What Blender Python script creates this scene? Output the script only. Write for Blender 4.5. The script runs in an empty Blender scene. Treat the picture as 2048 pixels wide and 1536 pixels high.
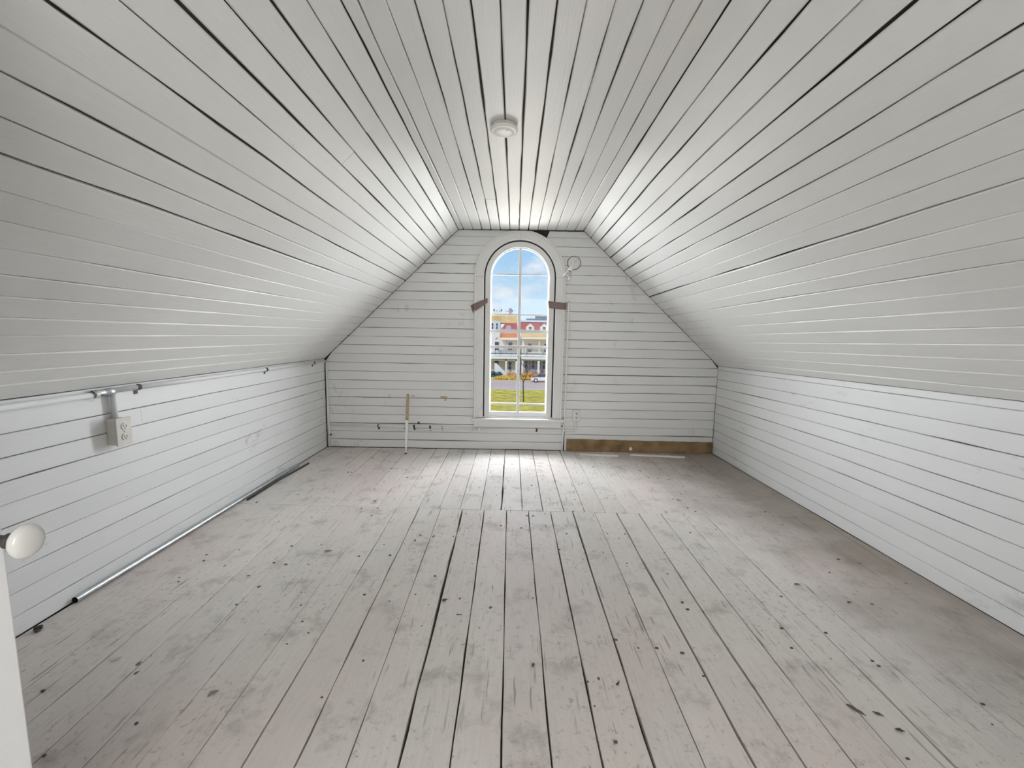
import bpy, bmesh, math, random
from mathutils import Vector, Matrix, Quaternion
random.seed(7)
C = bpy.context.scene.collection
S = bpy.context.scene
V = Vector

# ---------------------------------------------------------------- camera
F_PX = 833.9
cam_d = bpy.data.cameras.new('camera'); cam = bpy.data.objects.new('camera', cam_d); C.objects.link(cam)
cam_d.sensor_width = 36.0; cam_d.lens = 36.0 * F_PX / 2048.0; cam_d.clip_start = 0.02; cam_d.clip_end = 600
PITCH, YAW, ROLL, HC = 0.1151, 0.0021, 0.0174, 1.1764
fw = V((math.sin(YAW) * math.cos(PITCH), math.cos(YAW) * math.cos(PITCH), -math.sin(PITCH)))
rt = V((math.cos(YAW), -math.sin(YAW), 0)); up = rt.cross(fw)
rt2 = rt * math.cos(ROLL) + up * math.sin(ROLL); up2 = -rt * math.sin(ROLL) + up * math.cos(ROLL)
M = Matrix((rt2, up2, -fw)).transposed().to_4x4(); M.translation = V((0, 0, HC))
cam.matrix_world = M
S.camera = cam

# ---------------------------------------------------------------- sky, sun, lamps, exposure
w = bpy.data.worlds.new('sky'); S.world = w; w.use_nodes = True
nt = w.node_tree; nt.nodes.clear()
o_ = nt.nodes.new('ShaderNodeOutputWorld'); bg = nt.nodes.new('ShaderNodeBackground'); nt.links.new(bg.outputs[0], o_.inputs[0])
tc = nt.nodes.new('ShaderNodeTexCoord'); sx = nt.nodes.new('ShaderNodeSeparateXYZ'); nt.links.new(tc.outputs['Generated'], sx.inputs[0])
cr = nt.nodes.new('ShaderNodeValToRGB'); nt.links.new(sx.outputs['Z'], cr.inputs[0])
e = cr.color_ramp.elements
e[0].position = 0.0; e[0].color = (0.70, 0.84, 0.95, 1)
e[1].position = 1.0; e[1].color = (0.13, 0.36, 0.80, 1)
a = e.new(0.09); a.color = (0.58, 0.79, 0.96, 1)
a = e.new(0.22); a.color = (0.30, 0.58, 0.90, 1)
mp = nt.nodes.new('ShaderNodeMapping'); mp.inputs['Scale'].default_value = (7, 7, 16); nt.links.new(tc.outputs['Generated'], mp.inputs[0])
ns = nt.nodes.new('ShaderNodeTexNoise'); ns.inputs['Scale'].default_value = 1.6; ns.inputs['Detail'].default_value = 7; nt.links.new(mp.outputs[0], ns.inputs['Vector'])
c2 = nt.nodes.new('ShaderNodeValToRGB'); c2.color_ramp.elements[0].position = 0.50; c2.color_ramp.elements[1].position = 0.72
nt.links.new(ns.outputs['Fac'], c2.inputs[0])
mx = nt.nodes.new('ShaderNodeMixRGB'); nt.links.new(c2.outputs[0], mx.inputs[0]); nt.links.new(cr.outputs[0], mx.inputs[1]); mx.inputs[2].default_value = (0.92, 0.93, 0.97, 1)
nt.links.new(mx.outputs[0], bg.inputs[0]); bg.inputs[1].default_value = 0.93

def lamp(name, kind, loc, target, energy, size=(1, 1), color=(1, 1, 1)):
    d = bpy.data.lights.new(name, kind); d.energy = energy; d.color = color
    if kind == 'AREA': d.shape = 'RECTANGLE'; d.size, d.size_y = size
    o = bpy.data.objects.new(name, d); C.objects.link(o); o.location = loc
    o.rotation_euler = (V(target) - V(loc)).to_track_quat('-Z', 'Y').to_euler()
    return o
sun = lamp('sun', 'SUN', (-30, -40, 60), (0, 30, 0), 1.6, color=(1, 0.96, 0.9)); sun.data.angle = 0.01
lamp('rear_fill', 'AREA', (0.35, -1.35, 1.45), (0.15, 2.0, 0.65), 37, (1.2, 1.4), (1.0, 0.99, 0.97))  # unseen fill lamp added behind the camera to lift the room
WIN_FILL = 1.45  # gain of the unseen area lamps added outside to strengthen the window light
lamp('window_fill_right', 'AREA', (2.9, 6.6, 1.6), (0.07, 4.2, 1.2), 950 * WIN_FILL, (3.2, 4.6), (0.96, 0.98, 1.0))
lamp('window_fill_left', 'AREA', (-2.7, 6.6, 1.6), (0.07, 4.2, 1.2), 950 * WIN_FILL, (3.2, 4.6), (0.96, 0.98, 1.0))
lamp('window_fill_below', 'AREA', (0.07, 8.0, -1.75), (0.07, 4.2, 1.3), 300 * WIN_FILL, (4.0, 2.2), (1.0, 0.98, 0.95))
lamp('window_fill_above', 'AREA', (0.07, 6.4, 4.4), (0.07, 4.2, 1.4), 500 * WIN_FILL, (4.0, 2.0), (0.94, 0.97, 1.0))
S.view_settings.view_transform = 'Standard'; S.view_settings.look = 'None'
S.view_settings.gamma = 1; S.view_settings.exposure = 0.12; S.view_settings.use_curve_mapping = False
S.cycles.max_bounces = 10; S.cycles.diffuse_bounces = 7
S.cycles.use_denoising = True

# ---------------------------------------------------------------- materials
def new_mat(name):
    m = bpy.data.materials.new(name); m.use_nodes = True
    return m, m.node_tree, m.node_tree.nodes['Principled BSDF']
def simple(name, col, rough=0.6, metal=0.0, noise=0.0, nscale=20):
    m, t, b = new_mat(name)
    b.inputs['Roughness'].default_value = rough; b.inputs['Metallic'].default_value = metal
    n = t.nodes.new('ShaderNodeTexNoise'); n.inputs['Scale'].default_value = nscale; n.inputs['Detail'].default_value = 5
    x = t.nodes.new('ShaderNodeTexCoord'); t.links.new(x.outputs['Object'], n.inputs['Vector'])
    r = t.nodes.new('ShaderNodeValToRGB'); t.links.new(n.outputs['Fac'], r.inputs[0]); t.links.new(r.outputs[0], b.inputs['Base Color'])
    r.color_ramp.elements[0].position = 0.3; r.color_ramp.elements[1].position = 0.7
    r.color_ramp.elements[0].color = (*[c * (1 - noise) for c in col], 1); r.color_ramp.elements[1].color = (*[min(1, c * (1 + noise)) for c in col], 1)
    return m
def node(t, kind, **kw):
    n = t.nodes.new(kind)
    for k, v in kw.items(): n.inputs[k].default_value = v
    return n
def mixc(t, fac, a, b, blend='MIX'):
    m = t.nodes.new('ShaderNodeMixRGB'); m.blend_type = blend
    for i, x in enumerate((fac, a, b)):
        if hasattr(x, 'is_output') or isinstance(x, bpy.types.NodeSocket): t.links.new(x, m.inputs[i])
        else: m.inputs[i].default_value = x
    return m.outputs[0]
def ramp(t, src, p0, p1, c0=(0, 0, 0, 1), c1=(1, 1, 1, 1)):
    r = t.nodes.new('ShaderNodeValToRGB'); t.links.new(src, r.inputs[0])
    r.color_ramp.elements[0].position = p0; r.color_ramp.elements[1].position = p1
    r.color_ramp.elements[0].color = c0; r.color_ramp.elements[1].color = c1
    return r.outputs[0]
def mapped(t, scale, loc=(0, 0, 0)):
    x = t.nodes.new('ShaderNodeTexCoord'); m = t.nodes.new('ShaderNodeMapping')
    m.inputs['Scale'].default_value = scale; m.inputs['Location'].default_value = loc
    t.links.new(x.outputs['Object'], m.inputs[0]); return m.outputs[0]
def noise(t, vec, scale, detail=4, rough=0.5):
    n = t.nodes.new('ShaderNodeTexNoise'); n.inputs['Scale'].default_value = scale; n.inputs['Detail'].default_value = detail
    n.inputs['Roughness'].default_value = rough; t.links.new(vec, n.inputs['Vector']); return n.outputs['Fac']

def paint(name, col, axis='Y', rough=0.5, bump=0.25, scuff=0.0, specks=0.15, cool=0.0):
    m, t, b = new_mat(name)
    st = {'Y': (22, 1.2, 22), 'X': (1.2, 22, 22), 'N': (6, 6, 6)}[axis]
    g = noise(t, mapped(t, st), 6, 6, 0.6)
    big = noise(t, mapped(t, (1, 1, 1)), 1.3, 3)
    c = mixc(t, ramp(t, big, 0.35, 0.7), (*[x * 0.955 for x in col], 1), (*col, 1))
    c = mixc(t, ramp(t, g, 0.25, 0.75), mixc(t, 0.35, c, (*[x * 0.86 for x in col], 1)), c)
    oi = t.nodes.new('ShaderNodeObjectInfo')
    c = mixc(t, ramp(t, oi.outputs['Random'], 0, 1, (0.955, 0.955, 0.955, 1), (1, 1, 1, 1)), (0, 0, 0, 1), c)  # slight board to board change
    m_ = c.node; m_.blend_type = 'MIX'
    if specks:
        vo = t.nodes.new('ShaderNodeTexVoronoi'); vo.inputs['Scale'].default_value = 9; t.links.new(mapped(t, (1, 1, 1), (3.1, 1.7, .4)), vo.inputs['Vector'])
        sp = ramp(t, vo.outputs['Distance'], 0.015, 0.03, (1, 1, 1, 1), (0, 0, 0, 1))
        gate = ramp(t, noise(t, mapped(t, (1, 1, 1), (5, 2, 1)), 3, 2), 0.56, 0.6)
        c = mixc(t, mixc(t, 1.0, sp, gate, 'MULTIPLY'), c, (0.25, 0.23, 0.2, 1))
    if scuff:
        sc = noise(t, mapped(t, (2.2, 0.9, 1.4), (1.3, 7.7, 2.0)), 3.2, 9, 0.75)
        c = mixc(t, mixc(t, 1.0, ramp(t, sc, 0.57, 0.64), ramp(t, noise(t, mapped(t, (1, 1, 1), (2.5, .3, 6)), 1.7, 2), .52, .6), 'MULTIPLY'), c, mixc(t, scuff, c, (0.33, 0.32, 0.31, 1)))
    t.links.new(c, b.inputs['Base Color'])
    b.inputs['Roughness'].default_value = rough
    bp = t.nodes.new('ShaderNodeBump'); bp.inputs['Strength'].default_value = bump; bp.inputs['Distance'].default_value = 0.0015
    t.links.new(g, bp.inputs['Height']); t.links.new(bp.outputs[0], b.inputs['Normal'])
    return m
PW = (0.76, 0.765, 0.755)
M_ceil = paint('painted_board_ceiling', (0.77, 0.765, 0.745), 'Y', 0.42, 0.6)
M_slope = paint('painted_board_slope', (0.765, 0.765, 0.75), 'Y', 0.42, 0.6)
M_knee = paint('painted_board_knee', (0.76, 0.77, 0.775), 'Y', 0.5, 0.25, scuff=0.55)
M_far = paint('painted_board_far', (0.76, 0.765, 0.755), 'X', 0.5, 0.25, scuff=0.35)
M_trim = paint('painted_trim', (0.75, 0.75, 0.735), 'N', 0.45, 0.1, scuff=0.2)
M_sash = paint('painted_sash', (0.80, 0.80, 0.82), 'N', 0.45, 0.1, specks=0)
M_door = paint('painted_door', (0.84, 0.84, 0.85), 'N', 0.5, 0.1, specks=0)
M_back = simple('dark_gap_backing', (0.045, 0.04, 0.036), 0.95, noise=0.3)
M_shell = simple('shell_plaster', (0.72, 0.72, 0.70), 0.8, noise=0.03)

def floor_mat():
    m, t, b = new_mat('worn_painted_floor')
    base = (0.70, 0.672, 0.64, 1)
    big = noise(t, mapped(t, (1, 0.7, 1)), 1.1, 4)
    c = mixc(t, ramp(t, big, 0.42, 0.62), base, (0.67, 0.585, 0.56, 1))           # rosy worn patches
    g = noise(t, mapped(t, (16, 1.3, 16)), 5, 7, 0.65)
    c = mixc(t, ramp(t, g, 0.3, 0.72), mixc(t, 0.5, c, (0.52, 0.495, 0.47, 1)), c)
    blot = noise(t, mapped(t, (1, 1, 1), (4.2, 9.1, 0)), 5.5, 9, 0.72)
    c = mixc(t, ramp(t, blot, 0.53, 0.66), c, mixc(t, 0.55, c, (0.30, 0.28, 0.265, 1)))
    fine = noise(t, mapped(t, (1, 1, 1), (0.2, 3.1, 0)), 38, 6, 0.75)
    c = mixc(t, mixc(t, 1.0, ramp(t, fine, 0.565, 0.63), ramp(t, noise(t, mapped(t, (1, 1, 1), (6, 1, 0)), 2.3, 3), .42, .62, (.25, .25, .25, 1)), 'MULTIPLY'), c, mixc(t, 0.6, c, (0.22, 0.21, 0.195, 1)))
    c = mixc(t, ramp(t, fine, 0.30, 0.40, (1, 1, 1, 1), (0, 0, 0, 1)), c, mixc(t, 0.3, c, (0.62, 0.60, 0.57, 1)))
    # brown dirt trodden in along the right wall and into the far corner
    x = t.nodes.new('ShaderNodeTexCoord'); sp = t.nodes.new('ShaderNodeSeparateXYZ'); t.links.new(x.outputs['Object'], sp.inputs[0])
    dn = noise(t, mapped(t, (1, 1, 1), (0, 2, 5)), 2.2, 7, 0.65)
    ad = t.nodes.new('ShaderNodeMath'); ad.operation = 'MULTIPLY_ADD'; ad.inputs[1].default_value = 1.3; t.links.new(dn, ad.inputs[0]); t.links.new(sp.outputs['X'], ad.inputs[2])
    ad2 = t.nodes.new('ShaderNodeMath'); ad2.operation = 'MULTIPLY_ADD'; ad2.inputs[1].default_value = 0.16; t.links.new(sp.outputs['Y'], ad2.inputs[0]); t.links.new(ad.outputs[0], ad2.inputs[2])
    dm = t.nodes.new('ShaderNodeMapRange'); dm.inputs['From Min'].default_value = 2.3; dm.inputs['From Max'].default_value = 3.0; t.links.new(ad2.outputs[0], dm.inputs['Value'])
    c = mixc(t, dm.outputs[0], c, mixc(t, 0.72, c, (0.19, 0.155, 0.115, 1)))
    # dark chips where the paint is gone
    vo = t.nodes.new('ShaderNodeTexVoronoi'); vo.inputs['Scale'].default_value = 7.5; vo.inputs['Randomness'].default_value = 1
    wv = mixc(t, 0.09, mapped(t, (1.3, 0.75, 1)), noise_col(t, 9), 'ADD'); t.links.new(wv, vo.inputs['Vector'])
    ch = ramp(t, vo.outputs['Distance'], 0.055, 0.075, (1, 1, 1, 1), (0, 0, 0, 1))
    gate = ramp(t, noise(t, mapped(t, (1, 1, 1), (8, 2, 1)), 4.1, 2), 0.50, 0.53)
    c = mixc(t, mixc(t, 1.0, ch, gate, 'MULTIPLY'), c, (0.11, 0.10, 0.09, 1))
    vo2 = t.nodes.new('ShaderNodeTexVoronoi'); vo2.inputs['Scale'].default_value = 21
    wv = mixc(t, 0.06, mapped(t, (1.2, 0.8, 1), (2, 5, 0)), noise_col(t, 22), 'ADD'); t.links.new(wv, vo2.inputs['Vector'])
    ch2 = ramp(t, vo2.outputs['Distance'], 0.06, 0.09, (1, 1, 1, 1), (0, 0, 0, 1))
    gate2 = ramp(t, noise(t, mapped(t, (1, 1, 1), (1, 7, 3)), 2.4, 3), 0.52, 0.58)
    c = mixc(t, mixc(t, 1.0, ch2, gate2, 'MULTIPLY'), c, (0.17, 0.155, 0.14, 1))
    # thin scratches
    for k, (rz, sc_) in enumerate(((0.35, (26, 2.2, 1)), (-0.6, (30, 2.6, 1)), (1.35, (34, 3, 1)))):
        xx = t.nodes.new('ShaderNodeTexCoord'); mm = t.nodes.new('ShaderNodeMapping'); mm.inputs['Rotation'].default_value = (0, 0, rz); mm.inputs['Scale'].default_value = sc_; mm.inputs['Location'].default_value = (k * 3.3, 1, 0)
        t.links.new(xx.outputs['Object'], mm.inputs[0])
        v = noise(t, mm.outputs[0], 2.0, 2, 0.5)
        gt = ramp(t, noise(t, mapped(t, (1, 1, 1), (3 * k, 1, 6)), 2.6, 4), 0.50, 0.60)
        c = mixc(t, mixc(t, 1.0, ramp(t, v, .655, .69), gt, 'MULTIPLY'), c, mixc(t, 0.6, c, (0.2, 0.19, 0.18, 1)))
    oi = t.nodes.new('ShaderNodeObjectInfo')
    c = mixc(t, ramp(t, oi.outputs['Random'], 0, 1, (0.93, 0.93, 0.93, 1), (1, 1, 1, 1)), (0, 0, 0, 1), c)
    t.links.new(c, b.inputs['Base Color'])
    t.links.new(ramp(t, blot, 0.3, 0.7, (0.38, 0.38, 0.38, 1), (0.62, 0.62, 0.62, 1)), b.inputs['Roughness'])
    bp = t.nodes.new('ShaderNodeBump'); bp.inputs['Strength'].default_value = 0.4; bp.inputs['Distance'].default_value = 0.002
    t.links.new(mixc(t, 0.5, g, blot), bp.inputs['Height']); t.links.new(bp.outputs[0], b.inputs['Normal'])
    return m
def noise_col(t, scale):
    n = t.nodes.new('ShaderNodeTexNoise'); n.inputs['Scale'].default_value = scale; n.inputs['Detail'].default_value = 3
    x = t.nodes.new('ShaderNodeTexCoord'); t.links.new(x.outputs['Object'], n.inputs['Vector']); return n.outputs['Color']
M_floor = floor_mat()
M_bare = simple('bare_brown_wood', (0.24, 0.155, 0.075), 0.75, noise=0.35, nscale=9)
M_raw = simple('raw_pine', (0.42, 0.31, 0.19), 0.75, noise=0.25, nscale=30)
M_metal = simple('galvanised_metal', (0.50, 0.53, 0.55), 0.38, 1.0, noise=0.12, nscale=40)
M_dark = simple('dark_metal', (0.055, 0.05, 0.048), 0.6, 0.3, noise=0.3)
M_tape = simple('brown_tape', (0.175, 0.115, 0.10), 0.45, noise=0.12)
M_porc = simple('porcelain', (0.62, 0.61, 0.595), 0.12, noise=0.02)
M_ivory = simple('ivory_cover', (0.62, 0.60, 0.55), 0.45, noise=0.08)
M_slot = simple('socket_slot', (0.03, 0.03, 0.03), 0.6)
M_plast = simple('white_plastic', (0.78, 0.77, 0.74), 0.4, noise=0.02)
M_leaf = simple('dry_leaf', (0.10, 0.09, 0.07), 0.8, noise=0.4, nscale=60)
M_leafg = simple('faded_leaf', (0.26, 0.25, 0.19), 0.8, noise=0.3, nscale=60)
M_chip = simple('paint_chip', (0.62, 0.61, 0.58), 0.7, noise=0.15, nscale=60)
m_, t_, b_ = new_mat('window_glass')
t_.nodes.remove(b_); tr = t_.nodes.new('ShaderNodeBsdfTransparent'); tr.inputs[0].default_value = (0.98, 0.985, 0.99, 1)
gl = t_.nodes.new('ShaderNodeBsdfGlossy'); gl.inputs['Roughness'].default_value = 0.03
df = t_.nodes.new('ShaderNodeBsdfDiffuse'); df.inputs[0].default_value = (0.7, 0.7, 0.68, 1)
mm1 = t_.nodes.new('ShaderNodeMixShader'); mm1.inputs[0].default_value = 0.008
t_.links.new(tr.outputs[0], mm1.inputs[1]); t_.links.new(gl.outputs[0], mm1.inputs[2])
mm2 = t_.nodes.new('ShaderNodeMixShader'); t_.links.new(ramp(t_, noise(t_, mapped(t_, (1, 1, 1)), 6, 6, .7), 0.5, 0.85, (0.01, .01, .01, 1), (0.10, .1, .1, 1)), mm2.inputs[0])
t_.links.new(mm1.outputs[0], mm2.inputs[1]); t_.links.new(df.outputs[0], mm2.inputs[2])
t_.links.new(mm2.outputs[0], t_.nodes['Material Output'].inputs[0]); M_glass = m_

# ---------------------------------------------------------------- helpers
def link(name, bm, mat, parent=None, smooth=False, **props):
    me = bpy.data.meshes.new(name)
    bmesh.ops.recalc_face_normals(bm, faces=bm.faces); bm.to_mesh(me); bm.free()
    me.materials.append(mat)
    if smooth:
        for p in me.polygons: p.use_smooth = True
    o = bpy.data.objects.new(name, me); C.objects.link(o)
    if parent: o.parent = parent
    for k, v in props.items(): o[k] = v
    return o
def empty(name, label=None, cat=None, group=None, kind=None, loc=(0, 0, 0)):
    o = bpy.data.objects.new(name, None); C.objects.link(o); o.empty_display_size = 0.05; o.location = loc
    if label: o['label'] = label
    if cat: o['category'] = cat
    if group: o['group'] = group
    if kind: o['kind'] = kind
    return o
def box(bm, x0, x1, y0, y1, z0, z1, bev=0.0, rot=None):
    r = bmesh.ops.create_cube(bm, size=1)
    vs = r['verts']; c = V(((x0 + x1) / 2, (y0 + y1) / 2, (z0 + z1) / 2))
    for v in vs: v.co = V((v.co.x * (x1 - x0), v.co.y * (y1 - y0), v.co.z * (z1 - z0)))
    if bev:
        es = list({e for v in vs for e in v.link_edges})
        r2 = bmesh.ops.bevel(bm, geom=es, offset=bev, segments=2, profile=0.5, affect='EDGES'); vs = list({v for f in r2['faces'] for v in f.verts} | {v for v in vs if v.is_valid})
    for v in vs:
        if rot: v.co = rot @ v.co
        v.co += c
    return vs
def hexa(bm, a, b):
    """prism between two quads (4 points each)"""
    va = [bm.verts.new(p) for p in a]; vb = [bm.verts.new(p) for p in b]; n = len(a)
    bm.faces.new(va); bm.faces.new(vb[::-1])
    for i in range(n): bm.faces.new((va[i], va[(i + 1) % n], vb[(i + 1) % n], vb[i]))
def tube(bm, pts, r, seg=12, caps=True, radii=None):
    pts = [V(p) for p in pts]; rings = []; prev = None
    for i, p in enumerate(pts):
        d = (pts[min(i + 1, len(pts) - 1)] - pts[max(i - 1, 0)]).normalized()
        if prev is None:
            u = d.orthogonal().normalized()
        else:
            u = (prev - d * prev.dot(d)).normalized()
        prev = u; v = d.cross(u); rr = radii[i] if radii else r
        rings.append([bm.verts.new(p + (u * math.cos(2 * math.pi * k / seg) + v * math.sin(2 * math.pi * k / seg)) * rr) for k in range(seg)])
    for a, b in zip(rings, rings[1:]):
        for k in range(seg): bm.faces.new((a[k], a[(k + 1) % seg], b[(k + 1) % seg], b[k]))
    if caps: bm.faces.new(rings[0][::-1]); bm.faces.new(rings[-1])
def lathe(bm, prof, origin, axis, seg=32):
    """prof: list of (radius, height along axis)"""
    axis = V(axis).normalized(); u = axis.orthogonal().normalized(); v = axis.cross(u); O = V(origin); rings = []
    for r, h in prof:
        if r < 1e-6: rings.append([bm.verts.new(O + axis * h)])
        else: rings.append([bm.verts.new(O + axis * h + (u * math.cos(2 * math.pi * k / seg) + v * math.sin(2 * math.pi * k / seg)) * r) for k in range(seg)])
    for a, b in zip(rings, rings[1:]):
        for k in range(seg):
            k2 = (k + 1) % seg
            if len(a) == 1 and len(b) == 1: continue
            if len(a) == 1: bm.faces.new((a[0], b[k], b[k2]))
            elif len(b) == 1: bm.faces.new((a[k], a[k2], b[0]))
            else: bm.faces.new((a[k], a[k2], b[k2], b[k]))
def bm_(): return bmesh.new()

# ---------------------------------------------------------------- room section (metres; Y runs to the far wall)
D0, WY, Y1 = 4.2228, -0.0028, -0.13
def D(x): return D0 + WY * x
far = {'fl': (-1.8956, 0.0), 'fr': (2.0956, 0.0), 'kl': (-1.8911, 0.9143), 'kr': (2.0938, 0.906), 'cl': (-0.5412, 2.2), 'cr': (0.6834, 2.2078)}
near = {'fl': (-1.8663, 0.0), 'fr': (2.1039, 0.0), 'kl': (-1.8893, 0.9023), 'kr': (2.0992, 0.9616), 'cl': (-0.5567, 2.2117), 'cr': (0.6509, 2.2195)}  # at y=0.6
def edge(k, y):
    t = (D0 - y) / (D0 - 0.6); a, b = far[k], near[k]
    return V((a[0] + (b[0] - a[0]) * t, y, a[1] + (b[1] - a[1]) * t))
TH = 0.014
def board(parent, A0, A1, B0, B1, n, ha, hb, mat, thick=TH, ch=0.0028, N=9, lift=None, endgap=(0.0008, 0.0008), name='board'):
    """a board between seam line A (A0->A1) and seam line B (B0->B1); n points into the room; ha, hb half widths of the open joints"""
    A0, A1, B0, B1, n = map(V, (A0, A1, B0, B1, n)); n = n.normalized()
    if lift is None: lift = random.uniform(-0.0012, 0.0012)
    L = (A1 - A0).length; N = max(2, N); bm = bm_(); rows = []
    wa = random.random() * 9; wb = random.random() * 9
    for i in range(N + 1):
        t = i / N
        ta = endgap[0] / L if i == 0 else (1 - endgap[1] / L if i == N else t + random.uniform(-.3, .3) / N)
        a = A0.lerp(A1, ta); b = B0.lerp(B1, ta); w = (b - a).length; d = (b - a) / w
        ja = ha * random.choice((.25, .7, 1.1, 1.5, 1.9)) + 0.00015; jb = hb * random.choice((.25, .7, 1.1, 1.5, 1.9)) + 0.00015
        ca = ch * random.uniform(0.6, 1.3); cb = ch * random.uniform(0.6, 1.3)
        nn = n * lift
        rows.append([bm.verts.new(p) for p in (a + d * ja - n * thick + nn, a + d * ja - n * ca + nn, a + d * (ja + ca) + nn, b - d * (jb + cb) + nn, b - d * jb - n * cb + nn, b - d * jb - n * thick + nn)])
    for r, s in zip(rows, rows[1:]):
        for k in range(5): bm.faces.new((r[k], r[k + 1], s[k + 1], s[k]))
    bm.faces.new(rows[0]); bm.faces.new(rows[-1][::-1])
    return link(name, bm, mat, parent)
def gapw(s):  # strength 0..1 -> half width of the joint
    return 0.0002 + 0.0022 * s

def surface(name, k1, k2, inward, mat, seams, y0=Y1, breaks={}, backing=0.03, wide=1.0, chm=0.0028):
    """a strip of the section between section corners k1 and k2, boarded lengthwise. seams: [(fraction, strength)]"""
    root_bm = bm_()
    def P(f, y): return edge(k1, y).lerp(edge(k2, y), f)
    a, b, c, d = P(-0.0, D0 + .02), P(1.0, D0 + .02), P(1.0, y0), P(-0.0, y0)
    n = (P(1, 2) - P(0, 2)).cross(V((0, 1, 0))).normalized()
    if n.dot(inward) < 0: n = -n
    off = -n * (TH + 0.004); off2 = off - n * backing
    ex = (P(1, 2) - P(0, 2)).normalized() * 0.03
    q = [a - ex, b + ex, c + ex, d - ex]
    hexa(root_bm, [p + off for p in q], [p + off2 for p in q])
    root = link(name, root_bm, M_back, kind='structure')
    for i in range(len(seams) - 1):
        f0, s0 = seams[i]; f1, s1 = seams[i + 1]
        ys = [D0 - .002] + sorted(breaks.get(i, []), reverse=True) + [y0]
        for ya, yb in zip(ys, ys[1:]):
            fn = lambda f, y: P(f, y)
            board(root, fn(f0, ya), fn(f0, yb), fn(f1, ya), fn(f1, yb), n, gapw(s0) * wide, gapw(s1) * wide, mat, ch=chm, N=max(3, int((ya - yb) * 4)),
                  endgap=(0.007 if ya > 4 else 0.0006, 0.0006))
    return root
rs = random.Random(3)
# ceiling: 14 boards
cs = [0.0, .05, .141, .23, .319, .406, .501, .588, .681, .772, .862, .948, 1.041, 1.131, 1.217]
cst = [.5, .7, .35, .8, .85, .9, .8, .9, .9, .6, .8, .6, .45, .75, .5]
surface('ceiling', 'cl', 'cr', V((0, 0, -1)), M_ceil, [(a / 1.217, b) for a, b in zip(cs, cst)], breaks={4: [3.31]}, wide=1.35, chm=.0042)
ls = [0, .091, .178, .276, .362, .451, .546, .641, .725, .819, .903, 1.001, 1.088, 1.176, 1.267, 1.35, 1.439, 1.52, 1.612, 1.704, 1.78, 1.868]
lst = [.4, .7, .85, .7, .85, .25, .95, .1, .95, .3, 1.0, .05, .05, .3, .05, .15, .15, .25, .1, .05, .05, .3]
surface('ceiling_left', 'cl', 'kl', V((1, 0, -1)), M_slope, [(a / 1.868, b) for a, b in zip(ls, lst)], breaks={1: [2.02], 3: [2.05]}, wide=1.2, chm=.0036)
rs_ = [0, .097, .184, .282, .371, .462, .557, .651, .739, .838, .919, 1.017, 1.109, 1.193, 1.294, 1.386, 1.479, 1.572, 1.66, 1.752, 1.846, 1.918]
rst = [.4, .6, .9, .4, .9, .8, .85, .6, .5, .15, 1.25, .3, .3, .75, .15, .15, .1, .1, .15, .1, .1, .3]
surface('ceiling_right', 'cr', 'kr', V((-1, 0, -1)), M_slope, [(a / 1.918, b) for a, b in zip(rs_, rst)], wide=1.2, chm=.0036)
kr = [0, .137, .226, .315, .406, .499, .596, .689, .777, .87, .946]
kr = [0, .04, .137, .226, .315, .406, .499, .596, .689, .777, .87, .946]
krt = [.1, .2, .25, .7, .25, .55, .55, .65, .3, .25, .35, .3]
surface('wall_right', 'kr', 'fr', V((-1, 0, 0)), M_knee, [(a / .946, b) for a, b in zip(kr, krt)])
kl = [0, .03, .126, .215, .304, .390, .477, .565, .651, .737, .827, .905]
klt = [.1, .15, .35, .35, .45, .12, .45, .1, .5, .1, .5, .3]
surface('wall_left', 'kl', 'fl', V((1, 0, 0)), M_knee, [(a / .905, b) for a, b in zip(kl, klt)], breaks={2: [2.10]})

# ---------------------------------------------------------------- floor
fb = bm_(); box(fb, -1.98, 2.2, Y1, D0 + .03, -0.06, -0.022)
floor = link('floor', fb, M_back, kind='structure')
n_up = V((0, 0, 1))
def jy(x): return 2.712 - 0.0197 * x
fl_strength = {-13: .2, -12: .35, -11: .5, -10: .5, -9: .35, -8: .35, -7: .3, -6: .4, -5: .75, -4: .3, -3: 1.1, -2: .7, -1: .6, 0: .85, 1: .65, 2: .85, 3: .3, 4: 1.1, 5: .8, 6: .7, 7: .5, 8: .9, 9: .35, 10: .4, 11: .2, 12: .3, 13: .25}
def nx(k, y):  # seam k of the near boards at depth y
    xn, xf = .132 + .1412 * k, .132 + .149 * k
    return xn + (xf - xn) * (y - 1.0) / 1.7
for k in range(-15, 14):
    def pt(kk, y):
        x = nx(kk, y) if -14 < kk < 14 else 9 * (1 if kk > 0 else -1); lo = edge('fl', y).x + .002; hi = edge('fr', y).x - .002
        return V((min(max(x, lo), hi), y, 0))
    if k < -14 or nx(k, 1.5) > 2.09: continue
    xm = nx(k + .5, 2.7); yj = jy(xm) - 0.001
    a, b = fl_strength.get(k, .3), fl_strength.get(k + 1, .3)
    board(floor, pt(k, yj), pt(k, Y1), pt(k + 1, yj), pt(k + 1, Y1), n_up, gapw(a) * 1.35, gapw(b) * 1.35, M_floor, thick=0.02, ch=0.0016, N=16, endgap=(0.0008, 0), name='floor_board')
fr_strength = {-12: .2, -5: .6, -4: .45, -3: .4, -2: .35, -1: .5, 0: 1.3, 1: .5, 2: .55, 3: .4, 4: .6, 5: .5}
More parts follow.
